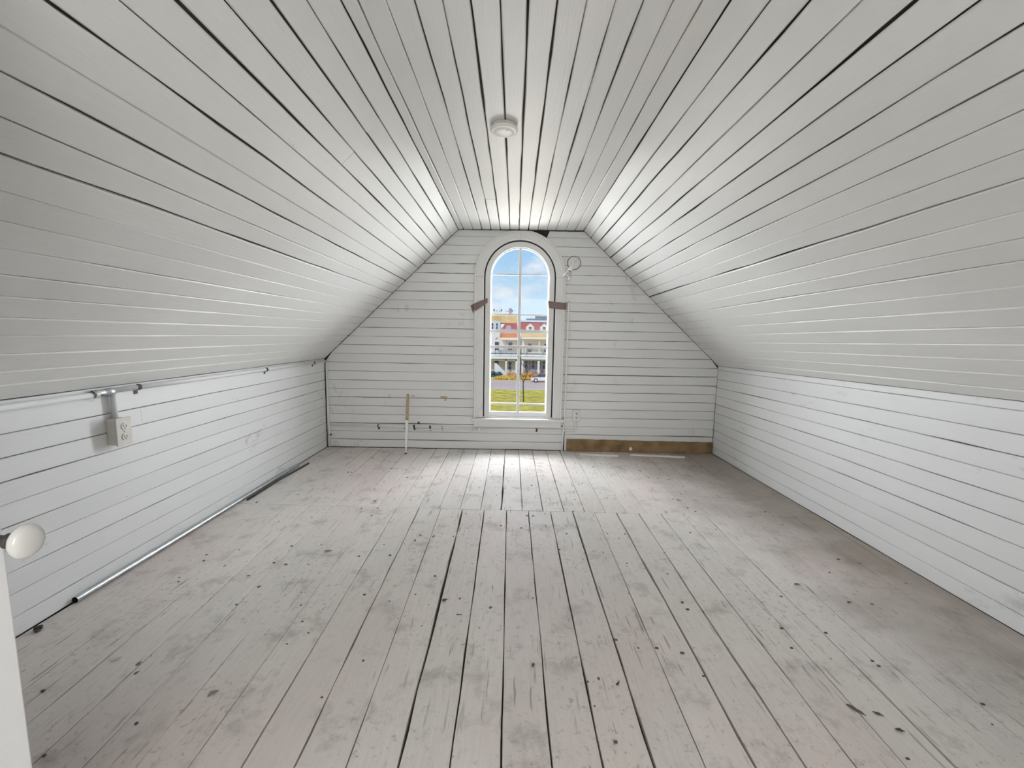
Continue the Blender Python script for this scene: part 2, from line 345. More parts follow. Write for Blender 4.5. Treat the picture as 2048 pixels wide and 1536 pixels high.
for k in range(-14, 16):
    x0, x1 = -.051 + .1415 * k, -.051 + .1415 * (k + 1)
    def pt(x, y): return V((min(max(x, edge('fl', y).x + .002), edge('fr', y).x - .002), y, 0))
    if x1 < -1.87 or x0 > 2.09: continue
    a, b = fr_strength.get(k, .25), fr_strength.get(k + 1, .25)
    yj = jy((x0 + x1) / 2); eg = .0035 if k in (0, 1) else .001
    ys = [D0 - .003, 3.72, yj] if k == -1 else ([D0 - .003, yj + (.9 if k in (-9, 7) else 1e9), yj] if k in (-9, 7) else [D0 - .003, yj])
    for ya, yb in zip(ys, ys[1:]):
        aa, bb = (a, b) if not (k == -1 and ya > 4) else (.35, .4)
        sh = 0.0 if not (k == -1 and ya > 4) else 0.0
        board(floor, pt(x0, ya), pt(x0, yb), pt(x1, ya), pt(x1, yb), n_up, gapw(aa) * 1.35, gapw(bb) * 1.35, M_floor, thick=0.02, ch=0.0016, N=8, endgap=(.001, eg), name='floor_board')

# ---------------------------------------------------------------- far wall with the window opening
WX, SPR, RO, RG, RI, SILL = 0.071, 1.752, 0.452, 0.346, 0.288, 0.335
bm = bm_()
def fpoly(bm, pts, y0=.017, y1=.06):
    hexa(bm, [V((x, D(x) + y0, z)) for x, z in pts], [V((x, D(x) + y1, z)) for x, z in pts])
L_, R_ = WX - RG, WX + RG
def zl_(x): return 0.9143 + (x + 1.8911) * (2.2 - .9143) / (1.8911 - .5412)
def zr_(x): return 0.906 + (2.0938 - x) * (2.2078 - .906) / (2.0938 - .6834)
fpoly(bm, [(-1.95, -.05), (L_, -.05), (L_, 2.25), (-.54, 2.25), (-1.95, .92)])
fpoly(bm, [(R_, -.05), (2.15, -.05), (2.15, .92), (.70, 2.26), (R_, 2.26)])
fpoly(bm, [(L_, -.05), (R_, -.05), (R_, .30), (L_, .30)])
ns_ = 16
for i in range(ns_):
    a0, a1 = math.pi * i / ns_, math.pi * (i + 1) / ns_
    x0, z0 = WX + RG * math.cos(a0), SPR + RG * math.sin(a0); x1, z1 = WX + RG * math.cos(a1), SPR + RG * math.sin(a1)
    fpoly(bm, [(x0, z0), (x0, 2.25), (x1, 2.25), (x1, z1)])
wall_back = link('wall_back', bm, M_back, kind='structure')
zs = [2.2, 2.138, 2.051, 1.96, 1.874, 1.782, 1.69, 1.602, 1.514, 1.426, 1.332, 1.237, 1.148, 1.062, .972, .882, .794, .702, .614, .527, .438, .349, .258, .172, .087, .004]
zst_l = [.3, .3, .5, .4, .9, .8, .35, .7, .3, .5, .4, .6, .35, .6, .7, .6, .5, .4, .35, .8, .45, .5, 1.2, .3, .9, .4]  # seam above the low conduit widened to draw a dark shade line
zst_r = [.3, .2, .7, .25, .5, .6, .5, .3, .3, .65, .6, .5, .75, .4, .6, .5, .8, .6, .7, .5, .5, .45, .3, .9, .4, .3]
n_b = V((0, -1, 0))
def xl_(z): return -1.893 if z < .9143 else -1.8911 + (z - .9143) * (1.8911 - .5412) / (2.2 - .9143)
def xr_(z): return 2.095 if z < .906 else 2.0938 - (z - .906) * (2.0938 - .6834) / (2.2078 - .906)
def fp(x, z): return V((x, D(x), z))
for i in range(len(zs) - 1):
    z1, z0 = zs[i], zs[i + 1]; zz = [(z1, z0)]
    if z0 < .91 < z1: pass
    for side in (0, 1):
        st = (zst_l, zst_r)[side]; hb_, ha_ = gapw(st[i]) * 1.1, gapw(st[i + 1]) * 1.1
        if side == 0:
            xe = WX - RO + .02 if z0 > .26 else .07
            if z0 > SPR: # boards run further in above the spring of the arch
                xe = WX - math.sqrt(max(0, (RO - .03) ** 2 - (z0 - SPR) ** 2)) + .0
            xe1 = WX - math.sqrt(max(0, (RO - .03) ** 2 - (z1 - SPR) ** 2)) if z1 > SPR else xe
            A0, A1, B0, B1 = fp(xl_(z0) + .002, z0), fp(xe, z0), fp(xl_(z1) + .002, z1), fp(xe1, z1)
        else:
            xs = WX + RO - .02 if z0 > .26 else .55
            if z0 <= .26 and i >= 23: xs = .56
            if z0 > SPR: xs = WX + math.sqrt(max(0, (RO - .03) ** 2 - (z0 - SPR) ** 2))
            if z0 <= .26: xs = .56
            xs1 = WX + math.sqrt(max(0, (RO - .03) ** 2 - (z1 - SPR) ** 2)) if z1 > SPR else xs
            if i == 0: xs, xs1 = .325, .352
            if i == 1: xs1 = .300
            A0, A1, B0, B1 = fp(xs, z0), fp(xr_(z0) - .002, z0), fp(xs1, z1), fp(xr_(z1) - .002, z1)
        if side == 0 and z0 <= .26: A1, B1 = fp(.54, z0), fp(.54, z1)
        board(wall_back, A0, A1, B0, B1, n_b, ha_, hb_, M_far, ch=.0024, N=7)

# ---------------------------------------------------------------- window
win = empty('window_1', kind='structure')
def arch_pts(r, zb, n=28):
    pts = [(WX + r, zb), (WX + r, SPR)]
    pts += [(WX + r * math.cos(math.pi * i / n), SPR + r * math.sin(math.pi * i / n)) for i in range(1, n)]
    return pts + [(WX - r, SPR), (WX - r, zb)]
def arch_ring(name, ro, ri, zb, yf, yb, mat, parent, zmax=9, ch=0.004, cut=None):
    po, pi = arch_pts(ro, zb), arch_pts(ri, zb); bm = bm_(); rings = []
    if cut: po, pi = po[cut[0]:cut[1] + 1], pi[cut[0]:cut[1] + 1]
    for (xo, zo), (xi, zi) in zip(po, pi):
        d = V((xi - xo, 0, zi - zo)); d.normalize(); zo2 = min(zo, zmax)
        P = [V((xo, yb, zo2)), V((xo, yf + ch, zo2)), V((xo, yf, zo2)) + d * ch, V((xi, yf, zi)) - d * ch, V((xi, yf + ch, zi)), V((xi, yb, zi))]
        rings.append([bm.verts.new(p) for p in P])
    for a, b in zip(rings, rings[1:]):
        for k in range(6): bm.faces.new((a[k], a[(k + 1) % 6], b[(k + 1) % 6], b[k]))
    bm.faces.new(rings[0]); bm.faces.new(rings[-1][::-1])
    return link(name, bm, mat, parent)
yW = D(WX)
for cut in ((0, 1), (1, 15), (15, 29), (29, 30)):
    o = arch_ring('casing', RO, RG + .010, SILL + .006, yW - .026 - .001 * (cut[0] % 2), yW + .012, M_trim, win, zmax=2.196, cut=cut)
    c_ = sum((v.co for v in o.data.vertices), V()) / len(o.data.vertices)
    for v in o.data.vertices: v.co = c_ + (v.co - c_) * .9975
arch_ring('casing_band', RO - .004, RO - .022, SILL, yW - .036, yW - .02, M_trim, win, zmax=2.19, ch=.002)
arch_ring('window_stop', RG - .004, RI + .003, SILL, yW - .006, yW + .016, M_trim, win, ch=.001)
arch_ring('jamb', RG - .006, RI + .014, SILL - .03, yW + .014, yW + .16, M_trim, win)
sash = arch_ring('sash_frame', RI + .014, RI - .007, SILL + .008, yW + .018, yW + .034, M_sash, win, ch=.0006)
bm = bm_(); box(bm, WX - RI, WX + RI, yW + .016, yW + .05, SILL + .002, SILL + .062, .003); link('bottom_rail', bm, M_sash, win)
rg = RI - .007
def rail(z, h, y0, y1, name='muntin', mat=None):
    bm = bm_(); box(bm, WX - rg, WX + rg, y0, y1, z - h / 2, z + h / 2, .0005); link(name, bm, mat or M_sash, win)
bars = [(1.782, .015), (1.386, .015), (1.222, .034), (1.063, .030), (.973, .013), (.480, .017)]
for z, h in bars: rail(z, h, yW + .020, yW + .032 if h < .03 else yW + .036, 'muntin' if h < .03 else 'meeting_rail', M_sash if z != 1.063 else M_trim)
bm = bm_(); box(bm, WX - .014, WX + .014, yW + .021, yW + .032, SILL + .05, SPR + rg, .0005); link('muntin', bm, M_sash, win)
# panes
lev = [SILL + .06] + [z for z, h in sorted(bars)]
for a, b in zip(lev, lev[1:]):
    for x0, x1 in ((WX - rg, WX - .01), (WX + .01, WX + rg)):
        bm = bm_(); box(bm, x0, x1, yW + .025, yW + .028, a, b); link('pane', bm, M_glass, win)
for sgn in (-1, 1):
    pts = [(WX + sgn * .01, 1.785)] + [(WX + sgn * (rg + .002) * math.cos(t * math.pi / 2 / 10), max(1.785, SPR + (rg + .002) * math.sin(t * math.pi / 2 / 10))) for t in range(1, 10)] + [(WX + sgn * .01, SPR + rg)]
    bm = bm_(); hexa(bm, [V((x, yW + .025, z)) for x, z in pts], [V((x, yW + .028, z)) for x, z in pts]); link('pane', bm, M_glass, win)
bm = bm_(); box(bm, -.394, .553, yW - .055, yW + .02, .305, SILL - .001, .006); link('window_sill', bm, M_trim, win)
bm = bm_(); box(bm, WX - RI - .02, WX + RI + .02, yW + .0, yW + .2, .30, SILL + .006, .003); link('outer_sill', bm, M_trim, win)
bm = bm_(); box(bm, -.377, .518, yW - .022, yW + .0, .243, .306, .004); link('apron', bm, M_trim, win)

# ---------------------------------------------------------------- near wall, unseen landing boxed in to block the sun, outer shell
bm = bm_()
yb, yf = Y1 - .11, Y1
def npoly(pts): hexa(bm, [V((x, yf, z)) for x, z in pts], [V((x, yb, z)) for x, z in pts])
ox0, ox1, oh = -.875, .95, 2.05
e0 = {k: edge(k, Y1) for k in far}
npoly([(-1.95, -.05), (ox0, -.05), (ox0, 1.95), (-.62, 2.25), (-.60, 2.25), (-1.95, .93)])
npoly([(ox1, -.05), (2.16, -.05), (2.16, .98), (ox1, 2.04)])
npoly([(ox0, 1.90), (ox1, 1.95), (ox1, 2.05), (.64, 2.28), (-.57, 2.28)])
link('wall_front', bm, M_shell, kind='structure')
for nm, b_ in (('wall_landing', (-1.35, -1.25, -1.75, yb, -.06, 2.45)), ('wall_landing_right', (1.25, 1.35, -1.75, yb, -.06, 2.45)), ('wall_landing_back', (-1.35, 1.35, -1.85, -1.75, -.06, 2.45)),
               ('ceiling_landing', (-1.35, 1.35, -1.85, yb, 2.35, 2.45)), ('floor_landing', (-1.35, 1.35, -1.85, yf, -.16, -.03))):
    bm = bm_(); box(bm, *b_); link(nm, bm, M_shell, kind='structure')
# unseen roof shell added around room and landing to block the sun
bm = bm_()
for a, b in ((V((-2.1, 0, -.1)), V((-2.1, 0, .95))), (V((-2.1, 0, .95)), V((-.6, 0, 2.42))), (V((-.6, 0, 2.42)), V((.72, 0, 2.42))), (V((.72, 0, 2.42)), V((2.3, 0, .97))), (V((2.3, 0, .97)), V((2.3, 0, -.1)))):
    d = (b - a).normalized(); n = V((d.z, 0, -d.x)) * -.05
    q = [a - d * .04, b + d * .04, b + d * .04 + n, a - d * .04 + n]
    hexa(bm, [p + V((0, -1.9, 0)) for p in q], [p + V((0, D0 + .07, 0)) for p in q])
box(bm, -2.15, 2.35, -1.9, D0 + .07, -.22, -.17)
link('roof', bm, M_shell, kind='structure')

# ---------------------------------------------------------------- door by the camera
dX, dY = -.840, .66
door = empty('door_1', kind='structure')
bm = bm_()
bm2 = None
st = .10
box(bm, dX - .035, dX, dY - st, dY, .01, 1.88, .003); box(bm, dX - .035, dX, -.13, -.13 + st, .01, 1.88, .003)
for z0, z1 in ((.01, .22), (.72, .84), (1.78, 1.88)): box(bm, dX - .035, dX, -.13 + st, dY - st, z0, z1, .002)
link('door_frame', bm, M_door, door)
for z0, z1 in ((.22, .72), (.84, 1.78)):
    bm = bm_(); box(bm, dX - .025, dX - .010, -.14 + st, dY - st + .01, z0 - .01, z1 + .01); link('door_panel', bm, M_door, door)
kc = V((dX + .083, dY - .038, .843))
bm = bm_()
lathe(bm, [(0, .012), (.010, .0116), (.019, .0098), (.0255, .0065), (.0285, .002), (.0283, -.002), (.026, -.006), (.020, -.010), (.013, -.014), (.010, -.022), (0, -.022)], kc, (1, -.0, 0), 40)
bmesh.ops.scale(bm, vec=(1, .84, .94), verts=bm.verts, space=Matrix.Translation(-kc))
knob = link('door_knob', bm, M_porc, door, smooth=True, label='white porcelain knob')
bm = bm_()
lathe(bm, [(0, -.0825), (.024, -.082), (.025, -.078), (.015, -.074), (.0095, -.070), (.0085, -.05), (.0085, -.032), (.012, -.028), (.012, -.022), (0, -.022)], kc, (1, 0, 0), 24)
link('knob_shank', bm, M_dark, door, smooth=True, label='dark metal knob shank')

# ---------------------------------------------------------------- smoke detector
sd = empty('smoke_detector', 'round white smoke detector on the board ceiling', 'smoke detector', loc=(-.057, 2.2, 2.2))
def cz(y): return edge('cl', y).z
zc = 2.209
bm = bm_(); lathe(bm, [(0, 0), (.062, 0), (.064, .004), (.064, .014), (.058, .018), (0, .018)], (-0, 0, zc - 2.2), (0, 0, -1), 40); o = link('base', bm, M_ivory, sd, smooth=False)
bm = bm_(); lathe(bm, [(.060, .018), (.068, .020), (.069, .030), (.066, .038), (.055, .044), (.053, .042), (.050, .046), (.03, .050), (0, .051)], (0, 0, zc - 2.2), (0, 0, -1), 40); link('cover', bm, M_plast, sd, smooth=True)
bm = bm_(); lathe(bm, [(.0, .051), (.012, .050), (.012, .053), (0, .0535)], (.02, -.02, zc - 2.2), (0, 0, -1), 16); link('test_button', bm, M_plast, sd)
for o in sd.children:
    for v in o.data.vertices: v.co.z = zc - 2.2 + (v.co.z - zc + 2.2) * .68

# ---------------------------------------------------------------- wall lamp right of the arch
wl = empty('wall_lamp', 'white swivel wall lamp with a round backplate and an empty bell socket', 'lamp', loc=(.60, D(.6), 1.90))
bm = bm_(); lathe(bm, [(0, 0), (.062, 0), (.064, .004), (.060, .010), (.040, .014), (0, .014)], (0, 0, 0), (0, -1, 0), 32); link('backplate', bm, M_trim, wl, smooth=True)
bm = bm_(); lathe(bm, [(.064, .0), (.068, .002), (.064, .006)], (0, 0, 0), (0, -1, 0), 32); link('backplate_rim', bm, M_dark, wl)
bm = bm_(); lathe(bm, [(0, .012), (.012, .012), (.014, .03), (.010, .045), (0, .047)], (.012, 0, .03), (0, -1, 0), 16); link('knob', bm, M_plast, wl, smooth=True)
bm = bm_(); tube(bm, [(-.002, -.012, .035), (-.006, -.045, .02), (-.018, -.06, -.02), (-.035, -.07, -.055)], .011, 12); link('arm', bm, M_plast, wl, smooth=True)
ax = V((-.42, -.35, -.84)).normalized()
bm = bm_(); lathe(bm, [(0, 0), (.014, 0), (.021, .012), (.021, .045), (.016, .050), (.016, .058), (0, .058)], (-.033, -.068, -.05), ax, 20); link('socket', bm, M_plast, wl, smooth=True)
bm = bm_(); lathe(bm, [(.016, .056), (.026, .066), (.026, .082), (.031, .088), (.031, .108), (.037, .112), (.037, .124), (.031, .124), (.030, .095), (.0, .09)], (-.033, -.068, -.05), ax, 24); link('shade_holder', bm, M_porc, wl, smooth=True)
bm = bm_(); lathe(bm, [(.017, .054), (.0235, .058), (.0235, .063), (.017, .065)], (-.033, -.068, -.05), ax, 20); link('collar', bm, M_dark, wl, smooth=True)

# ---------------------------------------------------------------- pipes and outlets
def clip(parent, c, r, axis, out, mat=M_dark, ear=.02, name='clip'):
    """half-round pipe clip with a nailed ear; axis = pipe direction, out = away from the wall"""
    c, axis, out = V(c), V(axis).normalized(), V(out).normalized(); side = axis.cross(out); bm = bm_(); w = .009; n = 8
    rows = []
    for i in range(n + 1):
        a = math.pi * i / n; d = side * math.cos(a) + out * math.sin(a)
        rows.append([bm.verts.new(c + d * rr + axis * s) for rr, s in ((r + .0006, -w), (r + .003, -w), (r + .003, w), (r + .0006, w))])
    for a, b in zip(rows, rows[1:]):
        for k in range(4): bm.faces.new((a[k], a[(k + 1) % 4], b[(k + 1) % 4], b[k]))
    bm.faces.new(rows[0]); bm.faces.new(rows[-1][::-1])
    s = side * -1 if side.z > 0 else side
    e0 = c + s * (r + .002) - out * (r * .95)
    hexa(bm, [e0 + axis * w, e0 - axis * w, e0 - axis * w + s * ear, e0 + axis * w + s * ear], [p + out * .002 for p in (e0 + axis * w, e0 - axis * w, e0 - axis * w + s * ear, e0 + axis * w + s * ear)])
    return link(name, bm, mat, parent)
def kx(y, z):  # inner face of the left knee wall
    a, b = edge('kl', y), edge('fl', y); t = (a.z - z) / (a.z - b.z); return a.x + (b.x - a.x) * t
R1 = .0125
pl = empty('conduit', 'white painted conduit running along the top of the left knee wall', 'pipe')
bm = bm_(); tube(bm, [(kx(y, .885) + R1 + .001, y, .885 - (.006 if y < 1.9 else 0)) for y in (-.1, .5, 1.2, 1.86)], R1, 12)
link('pipe_near', bm, M_knee, pl, smooth=True)
bm = bm_(); tube(bm, [(kx(y, .885) + R1 + .001, y, z) for y, z in ((1.93, .888), (2.5, .886), (3.3, .889), (4.19, .892))], R1, 12)
link('pipe_far', bm, M_knee, pl, smooth=True)
bm = bm_(); lathe(bm, [(.0135, -.045), (.017, -.04), (.017, -.02), (.0145, -.015), (.0145, .02), (.018, .025), (.018, .05), (.0135, .055)], (kx(1.9, .885) + R1 + .001, 1.895, .884), (0, 1, 0), 20); link('coupling', bm, M_metal, pl, smooth=True, label='bare metal coupling')
clip(pl, (kx(1.86, .88) + R1 + .001, 1.862, .880), R1 + .004, (0, 1, 0), (1, 0, 0), M_ivory, .03)
for y in (2.08, 3.18, 3.95): clip(pl, (kx(y, .888) + R1 + .001, y, .888), R1, (0, 1, 0), (1, 0, 0), M_dark)
# outlet on the left wall
ob = empty('outlet_box', 'surface-mounted beige double outlet box on the left knee wall', 'outlet')
bx = kx(1.94, .7) + .001
bm = bm_(); box(bm, bx, bx + .046, 1.908, 1.978, .632, .755, .004); link('box', bm, M_ivory, ob)
bm = bm_(); box(bm, bx + .047, bx + .053, 1.904, 1.982, .627, .760, .002); link('cover_plate', bm, M_ivory, ob)
for zc_ in (.718, .668):
    bm = bm_(); lathe(bm, [(0, 0), (.0165, 0), (.0165, .003), (.015, .004), (0, .004)], (bx + .053, 1.943, zc_), (1, 0, 0), 20); rc = link('receptacle', bm, M_ivory, ob)
    for dy_ in (-.006, .006):
        bm = bm_(); box(bm, bx + .0565, bx + .0575, 1.943 + dy_ - .0015, 1.943 + dy_ + .0015, zc_ - .002, zc_ + .007); link('slot', bm, M_slot, rc)
    bm = bm_(); box(bm, bx + .0565, bx + .0575, 1.9405, 1.9455, zc_ - .010, zc_ - .005); link('slot', bm, M_slot, rc)
bm = bm_(); lathe(bm, [(0, 0), (.0035, 0), (.003, .0015), (0, .002)], (bx + .053, 1.943, .693), (1, 0, 0), 10); link('screw', bm, M_metal, ob)
bm = bm_(); tube(bm, [(bx + .014, 1.943, .874), (bx + .014, 1.943, .83), (bx + .014, 1.943, .754)], .0125, 12); link('drop_pipe', bm, M_knee, ob, smooth=True)
# corner conduit
cx_ = -1.872; cyy = D(-1.87) - .014
pc = empty('corner_conduit', 'white conduit standing upright in the far left corner', 'pipe')
bm = bm_(); tube(bm, [(cx_, cyy, .872), (cx_, cyy, .30), (cx_, cyy, .24), (cx_ + .008, cyy - .001, .20), (cx_ + .008, cyy, .006)], .0095, 12); link('pipe', bm, M_far, pc, smooth=True)
clip(pc, (cx_ + .008, cyy + .003, .13), .0095, (0, 0, 1), (0, -1, 0), M_dark, .008)
# conduit along the far wall
fpz = .232
pf = empty('low_conduit', 'white painted conduit running low along the far wall to the window', 'pipe')
bm = bm_(); tube(bm, [(x, D(x) - .0115, z) for x, z in ((-1.85, .238), (-1.2, .234), (-.6, .226), (-.385, .222))], .0105, 12); link('pipe', bm, M_far, pf, smooth=True)
bm = bm_(); tube(bm, [(x, D(x) - .0335, z) for x, z in ((-1.35, .236), (-1.08, .233))], .0095, 12); link('joint_sleeve', bm, M_plast, pf, smooth=True)
for x, m in ((-1.357, M_dark), (-1.09, M_metal), (-.99, M_dark), (-.825, M_dark), (-.70, M_metal)): clip(pf, (x, D(x) - .0115, .2335 if x < -.9 else .228), .0125, (1, 0, 0), (0, -1, 0), m, .026)
bm = bm_(); box(bm, -.955, -.935, D(0) - .012, D(0) + .0, .258, .282, .003); link('nail_head', bm, M_dark, pf)
bm = bm_(); tube(bm, [(-.97, D(0) - .010, .206), (-.80, D(0) - .012, .204)], .007, 10); link('short_pipe', bm, M_plast, pf, smooth=True)
pw = empty('window_conduit', 'white flat raceway below the window sill leading to the right outlet', 'pipe')
bm = bm_(); tube(bm, [(x, D(x) - .0125, z) for x, z in ((-.375, .219), (0, .219), (.45, .219), (.62, .217), (.662, .222), (.672, .24), (.673, .315))], .0115, 12); link('pipe', bm, M_far, pw, smooth=True)
clip(pw, (-.32, D(0) - .0125, .219), .0115, (1, 0, 0), (0, -1, 0), M_trim, .02); clip(pw, (.27, D(0) - .0125, .219), .0115, (1, 0, 0), (0, -1, 0), M_dark, .01)
# thin vertical pipe right of the casing
vp = empty('vertical_pipe', 'thin white pipe rising beside the right side of the window casing', 'pipe')
bm = bm_(); tube(bm, [(x, D(x) - yy, z) for x, yy, z in ((.562, .002, 1.522), (.560, .018, 1.518), (.556, .022, 1.50), (.555, .022, .9), (.552, .024, .33), (.540, .045, .20), (.533, .045, .003))], .0085, 12); link('pipe', bm, M_plast, vp, smooth=True)
bm = bm_(); lathe(bm, [(0, 0), (.013, 0), (.013, .004), (0, .004)], (.565, D(.5), 1.52), (0, -1, 0), 16); link('wall_flange', bm, M_trim, vp)
# outlet on far wall
o2 = empty('small_outlet', 'paint-covered outlet on the far wall right of the window', 'outlet')
bm = bm_(); box(bm, .636, .712, D(.67) - .035, D(.67) - .001, .318, .436, .006); link('box', bm, M_trim, o2)
for z in (.398, .356):
    bm = bm_(); lathe(bm, [(0, 0), (.015, 0), (.014, .004), (0, .004)], (.674, D(.67) - .035, z), (0, -1, 0), 16); r_ = link('receptacle', bm, simple('stained_receptacle', (.55, .49, .45), .6, noise=.1), o2)
    for s in (-.005, .005):
        bm = bm_(); box(bm, .674 + s - .0015, .674 + s + .0015, D(.67) - .040, D(.67) - .0385, z - .002, z + .006); link('slot', bm, M_slot, r_)

# ---------------------------------------------------------------- tape strips, scars, stick, baseboard, floor pipe
def strip(name, pts, y, mat, th=.0012, **k):
    bm = bm_(); hexa(bm, [V((x, y, z)) for x, z in pts], [V((x, y - th, z)) for x, z in pts]); return link(name, bm, mat, None, **k)
def tape_strip(name, pts, label, profile):
    """tape that bends from the wall boards over the casing: profile = (x, y) stations"""
    (x0a, z0a), (x1a, z1a), (x1b, z1b), (x0b, z0b) = pts; bm = bm_(); rows = []
    for x, y in profile:
        t = (x - x0a) / (x1a - x0a)
        zt, zb = z0a + (z1a - z0a) * t, z0b + (z1b - z0b) * t
        rows.append([bm.verts.new(p) for p in ((x, y, zt), (x + (x0b - x0a) * (1 - t), y, zb), (x + (x0b - x0a) * (1 - t), y - .0012, zb), (x, y - .0012, zt))])
    for a, b in zip(rows, rows[1:]):
        for k in range(4): bm.faces.new((a[k], a[(k + 1) % 4], b[(k + 1) % 4], b[k]))
    bm.faces.new(rows[0]); bm.faces.new(rows[-1][::-1])
    o = link(name, bm, M_tape); o['label'] = label; o['category'] = 'tape'; return o
yc = yW - .0385
tape_strip('tape_strip', ((-.419, 1.468), (-.247, 1.545), (-.240, 1.498), (-.392, 1.395)), 'tilted brown tape strip stuck across the left window casing',
           [(-.419, D(0) - .003), (-.389, yc), (-.33, yc), (-.27, yc + .005), (-.247, yc + .012)])
tape_strip('tape_strip', ((.352, 1.524), (.532, 1.507), (.530, 1.440), (.362, 1.455)), 'level brown tape strip stuck across the right window casing',
           [(.352, yc + .012), (.41, yc + .005), (.45, yc), (.51, yc), (.535, yc + .003)])
def scar(pts, label):
    o = strip('bare_wood_patch', pts, D(-.8) - .0025, M_raw, .0015); o['label'] = label; o['category'] = 'tape'  # thin raw wood slab standing for a bare patch in the paint
scar([(-1.03, .540), (-1.0, .556), (-.985, .555), (-.99, .543)], 'tiny tan bare wood patch beside the leaning stick')
scar([(-.722, .549), (-.652, .549), (-.656, .522), (-.664, .521), (-.664, .502), (-.678, .503), (-.678, .525), (-.722, .537)], 'L-shaped tan bare wood patch on the far wall left of the window')
# leaning stick
st_ = empty('wooden_stick', 'thin upright stick, raw wood above and white below, leaning on the far wall', 'stick', loc=(-1.04, 4.02, 0))
bm = bm_(); T0, T1 = V((.012, 0, 0.0)), V((-.010, D(-1) - 4.02 - .014, .57)); Tm = T0.lerp(T1, .55)
def slat(a, b, w0, w1, d):
    bm = bm_(); n = V((0, -1, .3)).normalized()
    hexa(bm, [a + V((-w0, 0, 0)), a + V((w0, 0, 0)), a + V((w0, 0, 0)) + n * d, a + V((-w0, 0, 0)) + n * d], [b + V((-w1, 0, 0)), b + V((w1, 0, 0)), b + V((w1, 0, 0)) + n * d, b + V((-w1, 0, 0)) + n * d]); return bm
link('painted_end', slat(T0, Tm, .006, .015, .010), M_plast, st_, label='white painted lower half'); link('raw_end', slat(Tm, T1, .014, .0105, .010), M_raw, st_, label='raw tan wood upper half')
bm = bm_(); box(bm, .003, .021, -.018, -.004, 0, .012, .002); link('foot', bm, M_dark, st_)
# baseboard of bare wood
bbm = bm_(); rr = random.Random(5); xs = [.583 + (2.083 - .583) * i / 30 for i in range(31)]
rows = []
for x in xs:
    zt = .128 - .010 * (x - .583) / 1.5 + rr.uniform(-.003, .0015); y1_ = D(x) - .001; y0_ = D(x) - .021
    rows.append([bbm.verts.new(p) for p in ((x, y1_, .003), (x, y0_, .003), (x, y0_, zt - .003), (x, y0_ + .003, zt), (x, y1_, zt))])
for a, b in zip(rows, rows[1:]):
    for k in range(5): bbm.faces.new((a[k], a[(k + 1) % 5], b[(k + 1) % 5], b[k]))
bbm.faces.new(rows[0]); bbm.faces.new(rows[-1][::-1])
bb = link('baseboard_back', bbm, M_bare, kind='structure')
bm = bm_(); lathe(bm, [(0, 0), (.008, 0), (.007, .012), (.016, .02), (.018, .028), (.012, .034), (0, .035)], (1.236, D(1.2) - .021, .044), (0, -1, .1), 16); link('peg', bm, M_plast, bb, smooth=True)
bm = bm_(); box(bm, .56, .578, D(.5) - .012, D(.5) - .001, .004, .10, .002); link('trim_1', bm, M_trim, kind='structure')
def lath(pts, w, h, label):
    bm = bm_(); r = []
    for x, y in pts:
        dw = w * rr.uniform(.6, 1.2); r.append([bm.verts.new(p) for p in ((x, y - dw / 2, .001), (x, y + dw / 2, .001), (x, y + dw / 2, .001 + h), (x, y - dw / 2, .001 + h))])
    for a, b in zip(r, r[1:]):
        for k in range(4): bm.faces.new((a[k], a[(k + 1) % 4], b[(k + 1) % 4], b[k]))
    bm.faces.new(r[0]); bm.faces.new(r[-1][::-1]); o = link('wood_strip', bm, M_plast); o['label'] = label; o['category'] = 'wood strip'
lath([(.705 + .37 * i / 12, 4.075 - .035 * i / 12) for i in range(13)], .028, .012, 'shorter broken white strip on the floor before the bare baseboard')
lath([(1.205 + .53 * i / 16, 4.085 - .05 * i / 16) for i in range(17)], .034, .012, 'longer broken white strip on the floor nearer the right corner')
# metal pipe along the left wall
def flx(y): return edge('fl', y).x
mpipe = empty('metal_pipe', 'long shiny galvanised pipe lying along the left wall', 'pipe')
bm = bm_(); pr = .0135
P = [(flx(y) + pr + .002 + off, y, pr + .0015) for y, off in ((1.675, .0), (2.2, .004), (2.9, .004), (3.56, .012))]
tube(bm, P, pr, 16, caps=False); link('pipe', bm, M_metal, mpipe, smooth=True)
bm = bm_(); lathe(bm, [(.0128, 0), (.0128, .03), (0, .03)], (P[0][0], P[0][1] - .0003, P[0][2]), (0, 1, 0), 16); link('pipe_bore', bm, M_dark, mpipe)
bm = bm_(); tube(bm, [(flx(2.85) + .058, 2.80, .0085), (flx(3.2) + .056, 3.2, .0085), (flx(3.6) + .085, 3.64, .0085)], .0075, 10); o = link('metal_rod', bm, M_dark, smooth=True); o['label'] = 'short dark rod on the floor beside the far end of the pipe'; o['category'] = 'rod'

# ---------------------------------------------------------------- small litter on the floor
def leaf(x, y, s, rot, mat, label, cat='leaf', name='dry_leaf', asp=.6, group=None):
    bm = bm_(); r = random.Random(int(x * 977 + y * 331)); n = 10; top = []; 
    for i in range(n):
        a = 2 * math.pi * i / n; rad = s * (1 + r.uniform(-.22, .22)); px, py = rad * math.cos(a), rad * asp * math.sin(a)
        if i == 0: px *= 1.35
        top.append((px * math.cos(rot) - py * math.sin(rot), px * math.sin(rot) + py * math.cos(rot), .0035 + r.uniform(0, .004)))
    c = bm.verts.new((0, 0, .003)); c2 = bm.verts.new((0, 0, .0018))
    vt = [bm.verts.new(p) for p in top]; vb = [bm.verts.new((p[0], p[1], p[2] - .0014)) for p in top]
    for i in range(n):
        j = (i + 1) % n; bm.faces.new((c, vt[i], vt[j])); bm.faces.new((c2, vb[j], vb[i])); bm.faces.new((vt[i], vb[i], vb[j], vt[j]))
    o = link(name, bm, mat); o.location = (x, y, 0); o['label'] = label; o['category'] = cat
    if group: o['group'] = group
